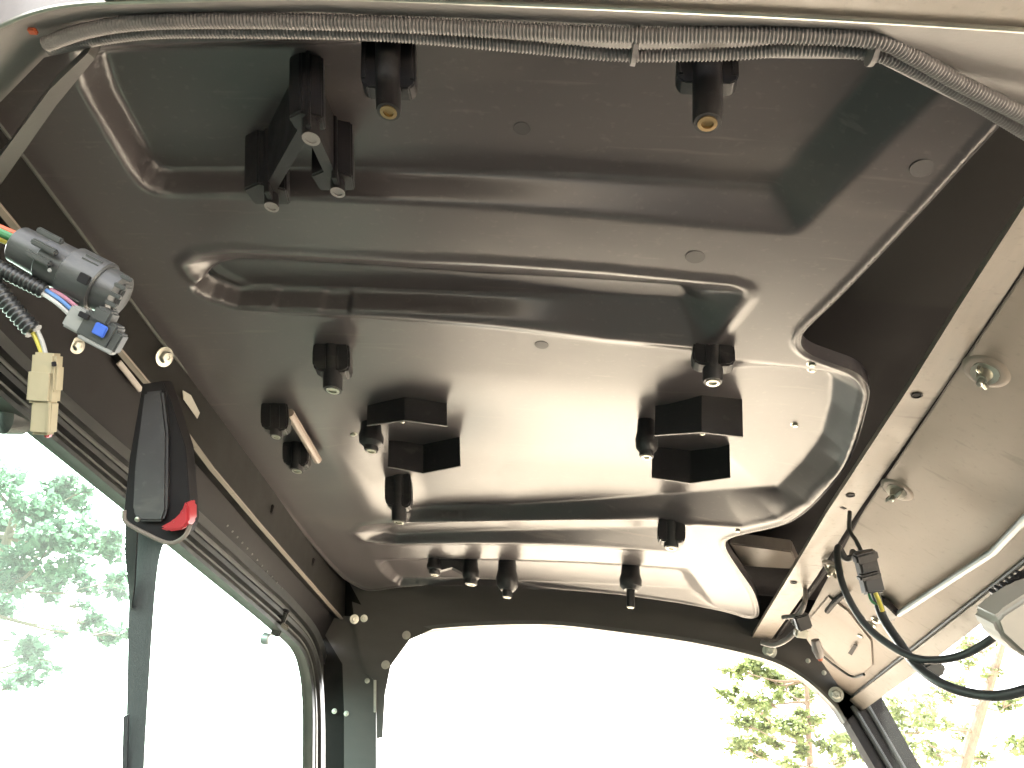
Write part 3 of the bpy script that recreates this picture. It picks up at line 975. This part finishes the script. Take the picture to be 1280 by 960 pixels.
# pocket at the rear corner
bm = BM()
po = [(1012, 772), (1036, 744), (1062, 764), (1090, 800), (1092, 830), (1074, 846), (1046, 828), (1022, 800)]
slab(bm, [on_panel(px, py, .001) for px, py in po], PNv * .003, .0015)
pk = obj('raised_pocket', bm, 'panel', sp)
bm = BM()
slab(bm, [on_panel(px, py, .0085) for px, py in ((1060, 816), (1068, 805), (1072, 807), (1065, 819))], PNv * .001)
obj('slot', bm, 'soot', pk)
bm = BM()
tube(bm, [on_panel(px, py, .006) for px, py in ((1034, 764), (1042, 754), (1052, 745), (1059, 741))], .006, 8)
obj('dark_edge', bm, 'soot', pk)
bm = BM()
tube(bm, smooth_path([on_panel(px, py, .006) for px, py in ((1022, 815), (1046, 834), (1066, 846), (1080, 843))], 6), .003, 8)
obj('pocket_seam', bm, 'rubber', pk)
# bracket that holds the rod
bm = BM()
slab(bm, [on_panel(px, py, .004) for px, py in ((1100, 742), (1112, 750), (1126, 764), (1120, 771), (1104, 763), (1096, 752))], PNv * .014, .003)
tag(obj('rod_bracket', bm, 'dark', sp))
bm = BM()
tube(bm, smooth_path([on_panel(px, py, .010) for px, py in ((1124, 767), (1180, 730), (1235, 694), (1243, 688), (1262, 668), (1300, 628), (1360, 560))], 8), .0062, 12)
tag(obj('support_rod', bm, 'rod'), 'thin bent galvanised rod lying along the beige side panel', 'rod')

# inline connector and black cables
bm = BM()
ibox(bm, (1079, 688), (1092, 742), 1.22, 1.20, .030, .024, .003)
ibox(bm, (1080, 690), (1083, 702), 1.205, 1.205, .036, .02, .003)
ibox(bm, (1085, 716), (1087, 724), 1.20, 1.20, .034, .02, .003)
cn = obj('cable_connector', bm, 'dark')
tag(cn, 'black rectangular cable connector hanging in front of the beige side panel', 'connector')
def cable(name, pts, r, m, label, cat='cable', n=12):
    bm = BM(); tube(bm, smooth_path([at_d(px, py, d) for px, py, d in pts], n), r, 10)
    return tag(obj(name, bm, m, None, 60), label, cat)
cable('cable', [(1062, 640, 1.30), (1062, 662, 1.26), (1070, 676, 1.24), (1077, 690, 1.22)], .0035, 'cable', 'short thin black wire entering the top of the black connector')
cable('cable', [(1066, 690, 1.28), (1064, 697, 1.26), (1056, 697, 1.26), (1048, 684, 1.26), (1047, 700, 1.24), (1055, 735, 1.2), (1078, 776, 1.16), (1110, 805, 1.12), (1150, 824, 1.08), (1200, 820, 1.04), (1245, 795, 1.0), (1300, 750, .98)],
      .0056, 'cable', 'thin black cable curving down behind and up to the mirror')
cable('cable', [(1094, 742, 1.19), (1104, 772, 1.17), (1122, 800, 1.13), (1147, 833, 1.08), (1180, 856, 1.03), (1220, 868, 1.0), (1260, 868, .97), (1320, 850, .95)],
      .0070, 'cable', 'thicker black cable drooping from the connector past the right window')
cable('wire', [(1094, 741, 1.178), (1098, 750, 1.175), (1103, 764, 1.165)], .0035, 'yellow', 'short yellow wire at the bottom of the black connector', 'wire')
cable('wire', [(1086, 743, 1.19), (1090, 752, 1.18), (1098, 757, 1.18)], .0022, 'green', 'short green wire at the bottom of the black connector', 'wire')
# tangle beside the foot of the rail
cable('hose', [(1006, 728, 1.75), (1006, 752, 1.60), (998, 768, 1.60), (978, 772, 1.62)], .005, 'bar', 'grey loop of hose beside the foot of the perforated rail', 'hose')
cable('hose', [(1000, 782, 1.66), (985, 798, 1.66), (968, 806, 1.68), (952, 803, 1.70)], .006, 'bar', 'lower grey hose running to the corner bolt', 'hose')
bm = BM()
ibox(bm, (990, 775), (1012, 778), 1.62, 1.62, .022, .02, .004)
ibox(bm, (993, 790), (1010, 792), 1.62, 1.62, .02, .02, .004)
tag(obj('hose_clamp', bm, 'zinc'), 'small shiny clamp joining two grey hoses in the rear corner', 'clamp')
bm = BM()
ibox(bm, (1000, 768), (1006, 786), 1.60, 1.60, .03, .022, .003)
tag(obj('valve_block', bm, 'dark'), 'small black block between the hoses in the rear corner', 'valve')
bm = BM()
tube(bm, [at_d(px, py, 1.62) for px, py in ((1019, 800), (1022, 812), (1025, 822))], .012, 10, [.009, .012, .008])
pl = tag(obj('wire_plug', bm, 'bar'), 'small grey wire plug with copper tip over the rear gusset', 'plug')
bm = BM(); lathe(bm, at_d(1025, 822, 1.62), at_d(1026, 826, 1.62) - at_d(1025, 822, 1.62), [(0, .006), (.006, .005)], 10)
obj('copper_tip', bm, 'orange', pl)

# mirror shell at the right edge with its black rubber foot
mr = thing('cab_mirror', 'rounded grey mirror shell hanging at the right window edge', 'mirror', at_d(1270, 785, .85))
bm = BM()
outl = [(1243, 775), (1252, 765), (1290, 740), (1420, 700), (1420, 860), (1300, 832), (1275, 818), (1250, 795)]
slab(bm, [at_d(px, py, .84) for px, py in outl], -CAM_B * .05, .008, 3)
obj('mirror_shell', bm, 'visor', mr)
bm = BM()
ibox(bm, (1245, 757), (1330, 700), .93, .88, .024, .03, .004)
for i in range(6):
    t = i / 6
    ibox(bm, (1243 + 40 * t, 745 - 28 * t), (1247 + 40 * t, 742 - 28 * t), .915, .915, .012, .02, .001)
obj('mirror_foot', bm, 'dark', mr)
bm = BM()
slab(bm, [at_d(px, py, 1.15) for px, py in ((1147, 838), (1166, 826), (1182, 830), (1184, 842), (1170, 851))], -CAM_B * .03, .004)
tag(obj('cable_grommet', bm, 'cable'), 'small dark rubber grommet under the trim where the cables cross', 'grommet')

# ================================================================== LEFT DOOR
door = thing('left_door', 'sliding window door on the left with ribbed black frame and tinted pane', 'door', (DX, 1.2, .2))
inner = [(-140, 275), (60, 478), (225, 622), (330, 718), (366, 752), (396, 790), (410, 835), (414, 890), (415, 960), (415, 1250)]
outer = [(-140, 385), (60, 548), (225, 684), (320, 763), (349, 788), (374, 812), (384, 840), (388, 885), (388, 960), (386, 1250)]
inn = [at_x(px, py, DX) for px, py in inner]; out = [at_x(px, py, DX) for px, py in outer]
def lane(a, b, dx, th, m, name):
    bm = BM()
    A = [p.lerp(q, a) + Vector((dx, 0, 0)) for p, q in zip(inn, out)]
    B = [p.lerp(q, b) + Vector((dx, 0, 0)) for p, q in zip(inn, out)]
    ribbon(bm, smooth_path(A, 5), smooth_path(B, 5), (-th, 0, 0))
    return obj(name, bm, m, door)
lane(-.05, 1, -.010, .012, 'rubber', 'door_frame')
lane(-.05, .20, .004, .018, 'rubber', 'frame_rib')
lane(.36, .42, .002, .016, 'alu', 'frame_rib')
lane(.50, .62, .006, .02, 'rubber', 'frame_rib')
lane(.72, .77, .002, .016, 'alu', 'frame_rib')
lane(.90, 1.0, .006, .02, 'rubber', 'frame_rib')
bm = BM()
slab(bm, [Vector((DX - .018, p.y, p.z)) for p in out] + [Vector((DX - .022, 2.3, -.5)), Vector((DX - .022, -.8, -.5)), Vector((DX - .022, -.8, .44))], (-.004, 0, 0))
obj('window_pane', bm, 'glass_tint', door)
bm = BM()
slab(bm, [(DX, -.8, -.45), (DX, 2.3, -.45), (DX, 2.3, -1.2), (DX, -.8, -1.2)], (-.04, 0, 0))
obj('lower_panel', bm, 'body', door)
# latch knob
kn = tag(thing('window_latch', 'round pale latch knob on the rear corner of the left window', 'latch', at_x(338, 798, DX + .03)))if False else thing('window_latch', 'round pale latch knob at the rear corner of the left window', 'latch', at_x(338, 798, DX + .03))
bm = BM(); c = at_x(335, 799, DX + .03)
lathe(bm, c + Vector((.006, 0, 0)), (-1, .25, .1), [(0, .010), (.002, .0125), (.018, .0125), (.020, .010)], 20); obj('knob', bm, 'rod', kn)
bm = BM(); ibox(bm, (344, 794), (356, 762), 1.75, 1.75, .022, .02, .003); obj('latch_arm', bm, 'dark', kn)
bm = BM(); ibox(bm, (352, 780), (360, 786), 1.72, 1.72, .010, .01, .002); obj('latch_clip', bm, 'beam', kn)
# dark round knob at left edge
bm = BM(); c = at_d(8, 518, .95)
lathe(bm, c + CAM_B * .02, -CAM_B + CAM_R * .5, [(0, .014), (.006, .024), (.03, .026), (.036, .02)], 22)
kb = tag(obj('grab_knob', bm, 'rubber'), 'round black knob by the left window at the picture edge', 'knob')

# ================================================================== SEAT BELT
belt = thing('seat_belt', 'black seat belt housing with red button and webbing hanging on the left', 'seat belt', at_d(195, 660, 1.0))
D = .98
bm = BM()
f = [(178, 480), (204, 476), (213, 500), (232, 560), (239, 650), (233, 668), (212, 678), (186, 668), (158, 652), (155, 638), (162, 570)]
slab(bm, [at_d(px, py, D + .0003 * (600 - py)) for px, py in f], -CAM_B * .03, .0012, 2)
hs = obj('housing', bm, 'soot', belt, 50)
bm = BM()
f = [(180, 490), (203, 488), (209, 540), (208, 638), (203, 652), (172, 652), (165, 638), (168, 580)]
slab(bm, [at_d(px, py, D - .010 + .0003 * (600 - py)) for px, py in f], -CAM_B * .03, .003, 2)
obj('front_cover', bm, 'dark', hs, 50)
bm = BM()
f = [(231, 626), (236, 632), (236, 653), (229, 662), (210, 665), (198, 660), (215, 651), (226, 640)]
slab(bm, [at_d(px, py, D - .036) for px, py in f], -CAM_B * .03, .003, 2)
obj('red_button', bm, 'red', hs, 50)
bm = BM()
tube(bm, smooth_path([at_d(px, py, D - .030) for px, py in ((155, 638), (158, 653), (186, 669), (212, 679), (230, 671), (238, 656))], 6), .0028, 8)
obj('bright_rim', bm, 'beam', hs)
bm = BM()
lathe(bm, at_d(172, 649, D - .034), CAM_B, [(0, .0035), (.002, .003), (.003, .001)], 12); obj('rivet', bm, 'zinc', hs)
bm = BM()
A = [at_d(px, py, d) for px, py, d in ((172, 655, 1.0), (164, 720, .99), (161, 760, .98), (158, 900, .96), (154, 980, .95), (150, 1100, .93))]
B = [at_d(px, py, d) for px, py, d in ((212, 672, .99), (200, 690, .98), (192, 750, .97), (182, 900, .95), (178, 980, .94), (172, 1100, .92))]
ribbon(bm, smooth_path(A, 6), smooth_path(B, 6), -CAM_B * .003)
obj('webbing', bm, 'web', belt)
bm = BM()
A = [at_d(px, py, .975) for px, py in ((157, 640), (156, 690), (160, 730), (162, 760))]
B = [at_d(px, py, .97) for px, py in ((172, 650), (170, 690), (168, 730), (164, 762))]
ribbon(bm, A, B, -CAM_B * .004); obj('folded_edge', bm, 'dark', belt)
bm = BM()
A = [at_d(px, py, .948) for px, py in ((154, 896), (152, 980), (149, 1100))]
B = [at_d(px, py, .948) for px, py in ((160, 893), (158, 980), (155, 1100))]
ribbon(bm, A, B, -CAM_B * .004); obj('folded_edge', bm, 'web', belt)

# ================================================================== LEFT CONNECTORS
def px_of(n, d): return n * d / 900 * .945
d = .56
big = thing('large_connector', 'large dark grey round bodied cable connector pointing down to the right', 'connector', at_d(90, 340, d))
bm = BM()
ax0, ax1 = (22, 305), (150, 372)
def along(t, dd=0): return (ax0[0] + (ax1[0] - ax0[0]) * t, ax0[1] + (ax1[1] - ax0[1]) * t)
def cyl_px(bm, t0, t1, r0, r1, seg=24, dd=d):
    a, b = at_d(*along(t0), dd), at_d(*along(t1), dd)
    L = (b - a).length
    lathe(bm, a, b - a, [(0, px_of(r0, dd) * .92), (L * .04, px_of(r0, dd)), (L * .96, px_of(r1, dd)), (L, px_of(r1, dd) * .92)], seg)
cyl_px(bm, 0.0, .30, 24, 26); cyl_px(bm, .28, .70, 29, 30)
obj('rear_shell', bm, 'gconn', big, 30)
bm = BM(); cyl_px(bm, .52, .84, 34, 35)
ibox(bm, along(.60), along(.82), d, d, px_of(62, d), px_of(50, d), .003, (0, 0))
obj('locking_collar', bm, 'gconn', big, 30)
bm = BM(); cyl_px(bm, .80, 1.0, 30, 29)
obj('front_shell', bm, 'gconn', big, 30)
bm = BM()
for k, off in enumerate((-.012, -.003, .006)):
    ibox(bm, along(.10), along(.34), d - .017, d - .018, .0045, .005, .001, (off - .004, 0))
obj('grip_ridge', bm, 'gconn', big)
bm = BM()
ibox(bm, along(.60), along(.70), d - .0235, d - .0235, .007, .003, .0005, (.0, 0)); obj('window_slot', bm, 'soot', big)
bm = BM()
for k in range(5):
    ibox(bm, along(.90 + .0 * k), along(1.01), d - .0195, d - .0195, .003, .004, .0006, (-.014 + .007 * k, -.001 * (k - 2) ** 2))
ibox(bm, along(.97), along(1.04), d, d, .022, .012, .002)
obj('end_tab', bm, 'gconn', big)
bm = BM(); lathe(bm, at_d(62, 338, d - .020), CAM_B, [(0, .0016), (.001, .0012)], 8); obj('moulded_dot', bm, 'lgrey', big)
for m_, p0, p1 in (('orange', (-60, 268), (24, 296)), ('yellow', (-60, 282), (17, 304)), ('green', (-60, 272), (20, 299)), ('yellow', (-60, 274), (14, 292))):
    bm = BM(); k = .002 if m_ == 'green' else 0
    tube(bm, smooth_path([at_d(p0[0], p0[1], d + .01), at_d((p0[0] + p1[0]) / 2, (p0[1] + p1[1]) / 2 - 3, d - .004 - k), at_d(*p1, d - k)], 8), .0032, 10)
    obj('wire', bm, m_, big)

small = thing('small_connector', 'small pale and dark grey connector with blue lock tab below the large one', 'connector', at_d(118, 410, .55))
d2 = .545
bm = BM(); ibox(bm, (88, 394), (114, 408), d2, d2, .017, .013, .0015); o = obj('pale_shell', bm, 'lgrey', small)
bm = BM(); ibox(bm, (98, 393), (110, 399), d2 - .0075, d2 - .0075, .004, .002, .0004, (-.001, 0)); obj('window_slot', bm, 'soot', small)
bm = BM(); ibox(bm, (106, 402), (146, 424), d2, d2, .019, .014, .0015)
ibox(bm, (116, 403), (136, 413), d2 - .002, d2 - .002, .011, .014, .0015, (-.008, 0)); obj('dark_shell', bm, 'gconn', small)
bm = BM(); ibox(bm, (118, 409), (132, 416), d2 - .0085, d2 - .0085, .0085, .003, .0006); obj('lock_tab', bm, 'blue', small)
bm = BM(); ibox(bm, (136, 422), (152, 431), d2, d2, .015, .011, .0012); obj('front_shell', bm, 'gconn', small)
bm = BM(); ibox(bm, (100, 420), (142, 442), d2 - .003, d2 - .003, .003, .008, .0008); obj('latch_strip', bm, 'lgrey', small)
for m_, p0, p1 in (('white', (52, 366), (90, 396)), ('wblue', (58, 363), (94, 391)), ('pink', (64, 362), (98, 386))):
    bm = BM(); tube(bm, smooth_path([at_d(*p0, d2 + .005), at_d((p0[0] + p1[0]) / 2, (p0[1] + p1[1]) / 2 - 2, d2), at_d(*p1, d2)], 8), .0016, 8)
    obj('wire', bm, m_, small)
bm = BM()
corrugated(bm, [at_d(px, py, d2 + .006) for px, py in ((-60, 305), (0, 336), (28, 350), (56, 364))], .0062, .0036)
obj('loom_sleeve', bm, 'loom', small, 60)

bg_ = thing('beige_connector', 'beige nylon connector hanging down by the left window', 'connector', at_d(58, 490, .55))
d3 = .55
bm = BM()
ibox(bm, (60, 441), (58, 470), d3, d3, px_of(30, d3), .013, .002)
ibox(bm, (57, 462), (54, 504), d3, d3, px_of(31, d3), .016, .002)
obj('upper_shell', bm, 'beige', bg_)
bm = BM(); ibox(bm, (71, 456), (69, 490), d3, d3, px_of(10, d3), .012, .0015); obj('latch_arm', bm, 'beige', bg_)
bm = BM(); ibox(bm, (57, 500), (54, 543), d3, d3, px_of(25, d3), .013, .002)
ibox(bm, (62, 503), (60, 541), d3 - .006, d3 - .006, px_of(2.5, d3), .003, .0004); obj('lower_shell', bm, 'beige', bg_)
bm = BM(); ibox(bm, (57, 542), (63, 545), d3, d3, .004, .006, .001); obj('red_seal', bm, 'red', bg_)
bm = BM(); ibox(bm, (67, 452), (68, 458), d3 - .0072, d3 - .0072, .003, .002, .0004); obj('window_slot', bm, 'soot', bg_)
for m_, p0 in (('yellow', (41, 416)), ('white', (47, 414))):
    bm = BM(); tube(bm, smooth_path([at_d(*p0, d3), at_d(p0[0] + 6, 428, d3), at_d(54 + (m_ == 'white') * 4, 446, d3)], 8), .0017, 8)
    obj('wire', bm, m_, bg_)
bm = BM()
corrugated(bm, [at_d(px, py, d3) for px, py in ((-60, 290), (-5, 360), (18, 388), (42, 414))], .0068, .0040)
obj('loom_sleeve', bm, 'loom', bg_, 60)

# pale rod tucked beside the left bosses
bm = BM()
a, b = at_roof(362, 515), at_roof(398, 574)
a -= Vector((0, 0, .02)); b -= Vector((0, 0, .02))
bm2 = tube(bm, [at_z(362, 516, H - .03), at_z(397, 575, H - .03)], .008, 10)
tag(obj('wooden_rod', bm, 'wood'), 'short pale rod tucked beside dark bosses left on the ceiling', 'rod')

# ================================================================== REST OF THE CAB
wr = thing('rear_window', 'clear rear window pane filling the wide opening under the ceiling', 'window', (0, 2.38, .2))
bm = BM()
slab(bm, [(-.62, RY + .036, .66), (.62, RY + .036, .60), (.95, RY + .036, -.3), (-.66, RY + .036, -.3)], (0, .004, 0))
obj('rear_pane', bm, 'glass', wr)
rw = thing('right_window', 'dusty side window pane under the beige panel with a tree behind', 'window', (.72, 1.3, .2))
bm = BM()
slab(bm, [(.672, -.6, .50), (.672, 2.4, .50), (.84, 2.4, .04), (.84, -.6, .04)], (.004, 0, 0))
obj('side_pane', bm, 'glass', rw)
tub = thing('cab_tub', 'dark lower body of the cab below the windows', 'cab body', (0, .8, -1.2))
bm = BM(); slab(bm, [(-.72, -.7, -1.25), (.95, -.7, -1.25), (.95, 2.35, -1.25), (-.72, 2.35, -1.25)], (0, 0, -.04)); obj('cab_floor', bm, 'floor', tub)
bm = BM(); slab(bm, [(-.72, RY, -.32), (.95, RY, -.32), (.95, RY, -1.25), (-.72, RY, -1.25)], (0, .05, 0)); obj('rear_wall', bm, 'body', tub)
bm = BM(); slab(bm, [(.86, -.7, .05), (.86, 2.35, .05), (.95, 2.35, -1.25), (.95, -.7, -1.25)], (.05, 0, 0)); obj('right_wall', bm, 'body', tub)  # unseen wall, raised to cut bounce light on the left side
bm = BM(); slab(bm, [(-.70, -.85, -.30), (-.70, -.42, -.22), (-.70, -.30, -.34), (-.70, -.34, -1.2), (-.70, -.85, -1.2)], (1.6, 0, 0), .02); obj('dashboard', bm, 'body', tub)  # unseen, added so forward-facing recess walls reflect something dark

# ================================================================== TREES
def tree(name, label, base, trunk_top, clusters, leaf, n_leaf, size, trunk_r, seed, group=None, limb_r=.05):
    r_ = random.Random(seed)
    root = thing(name, label, 'tree', base, group)
    bm = BM()
    base, top = Vector(base), Vector(trunk_top)
    mid = base.lerp(top, .5) + Vector((r_.uniform(-.3, .3), r_.uniform(-.3, .3), 0))
    path = smooth_path([base, mid, top], 8)
    tube(bm, path, trunk_r, 10, [trunk_r * (1 - .75 * i / (len(path) - 1)) for i in range(len(path))])
    tr = obj('trunk', bm, 'bark', root)
    bm = BM()
    for c, rad in clusters:
        j = min(range(len(path)), key=lambda k: (path[k] - c).length + (0 if path[k].z < c.z else 3))
        p0 = path[j]
        m1 = p0.lerp(c, .5) + Vector((r_.uniform(-.15, .15), r_.uniform(-.15, .15), -.12))
        lp = smooth_path([p0, m1, c], 5)
        lr = limb_r * min(1, rad * 1.6)
        tube(bm, lp, lr, 6, [lr * (1 - .8 * i / (len(lp) - 1)) for i in range(len(lp))])
        for _ in range(4):
            e = c + Vector((r_.gauss(0, .6), r_.gauss(0, .6), r_.gauss(0, .45))) * rad
            q = lp[-3]
            tube(bm, [q, q.lerp(e, .5) + Vector((0, 0, .04)), e], .012, 4, [.014, .009, .004])
    obj('limbs', bm, 'bark', root)
    # foliage: sprays of small folded leaves round the twig ends of every cluster
    verts, faces = [], []
    for c, rad in clusters:
        subs = []
        for _ in range(max(4, int(11 * rad / .5))):
            u = Vector((r_.gauss(0, 1), r_.gauss(0, 1), r_.gauss(0, 1))).normalized()
            subs.append((c + Vector((u.x, u.y, u.z * .62)) * rad * r_.uniform(.3, 1), rad * r_.uniform(.22, .42)))
        for _ in range(int(n_leaf * rad * rad)):
            sc, sr = r_.choice(subs)
            p = sc + Vector((r_.gauss(0, 1), r_.gauss(0, 1), r_.gauss(0, .7))) * sr * .62
            u = Vector((r_.gauss(0, 1), r_.gauss(0, 1), r_.gauss(0, .6))).normalized()
            w = u.cross(Vector((r_.gauss(0, 1), r_.gauss(0, 1), r_.gauss(0, 1)))).normalized()
            L = size * r_.uniform(.6, 1.4)
            i = len(verts)
            verts += [p, p + u * L * .5 + w * L * .28, p + u * L, p + u * L * .5 - w * L * .28]
            faces.append((i, i + 1, i + 2, i + 3))
    me = bpy.data.meshes.new('crown')
    me.from_pydata([tuple(v - base) for v in verts], [], faces)
    me.materials.append(M[leaf]); me.update()
    cr = bpy.data.objects.new('crown', me); COL.objects.link(cr); cr.parent = root
    return root

def spots(lst, dist, spread, seed):
    r_ = random.Random(seed); out = []
    for px, py, rp in lst:
        dd = dist + r_.uniform(-spread, spread)
        out.append((at_d(px, py, dd), 1.2 * rp * dd * DK / F))
    return out
DT = 13
cl = spots([(-20, 590, 30), (15, 595, 22), (42, 640, 32), (66, 608, 14), (88, 620, 26), (108, 612, 9), (58, 690, 38), (10, 660, 30), (20, 720, 34), (95, 675, 30),
            (128, 690, 24), (145, 672, 14), (-10, 750, 28), (82, 725, 26), (60, 738, 14), (150, 725, 10), (118, 776, 14), (138, 792, 16), (150, 735, 14), (75, 790, 8), (104, 758, 8),
            (40, 815, 22), (28, 845, 18), (58, 832, 14), (12, 858, 8), (155, 790, 10), (-60, 640, 45), (-70, 730, 45)], DT, 1.2, 3)
b = at_d(-60, 960, DT); t = at_d(20, 640, DT)
tree('broad_tree', 'cool green broad tree seen through the left window behind the belt', (b.x, b.y, -1.75), t, cl, 'leaf_cool', 2400, .14, .26, 11, 'trees around the cab', .07)
DT2 = 15
cl = spots([(922, 838, 14), (945, 836, 18), (962, 850, 16), (978, 856, 16), (990, 868, 12), (918, 872, 15), (940, 880, 16), (962, 878, 14), (1004, 868, 12), (930, 902, 14),
            (956, 905, 18), (985, 908, 20), (1004, 905, 12), (925, 932, 16), (945, 938, 12), (968, 930, 10), (1012, 840, 8), (1000, 890, 12), (1060, 925, 10), (1072, 945, 12), (1045, 950, 10), (985, 955, 8), (1022, 900, 13), (1034, 930, 14), (1003, 846, 12), (1000, 940, 12)], DT2, 1.2, 5)
b = at_d(1022, 1060, DT2); t = at_d(1008, 850, DT2)
tree('open_tree', 'yellow green open crowned tree seen through the rear window', (b.x, b.y, -1.75), t, cl, 'leaf_warm', 3600, .12, .16, 12, 'trees around the cab', .06)
DT3 = 14
cl = spots([(1120, 880, 20), (1138, 905, 22), (1125, 930, 20), (1150, 880, 18), (1165, 900, 20), (1175, 870, 14), (1190, 855, 16), (1200, 915, 18), (1215, 945, 16), (1165, 940, 20),
            (1205, 830, 14), (1225, 810, 16), (1200, 800, 12), (1240, 840, 12), (1255, 880, 18), (1140, 955, 16), (1270, 930, 20)], DT3, 1.0, 6)
b = at_d(1120, 1010, DT3); t = at_d(1258, 790, DT3)
tree('leaning_tree', 'pale green tree with slanting trunk seen through the right window', (b.x - .4, b.y, -1.75), t, cl, 'leaf_warm', 1500, .12, .24, 13, 'trees around the cab', .05)
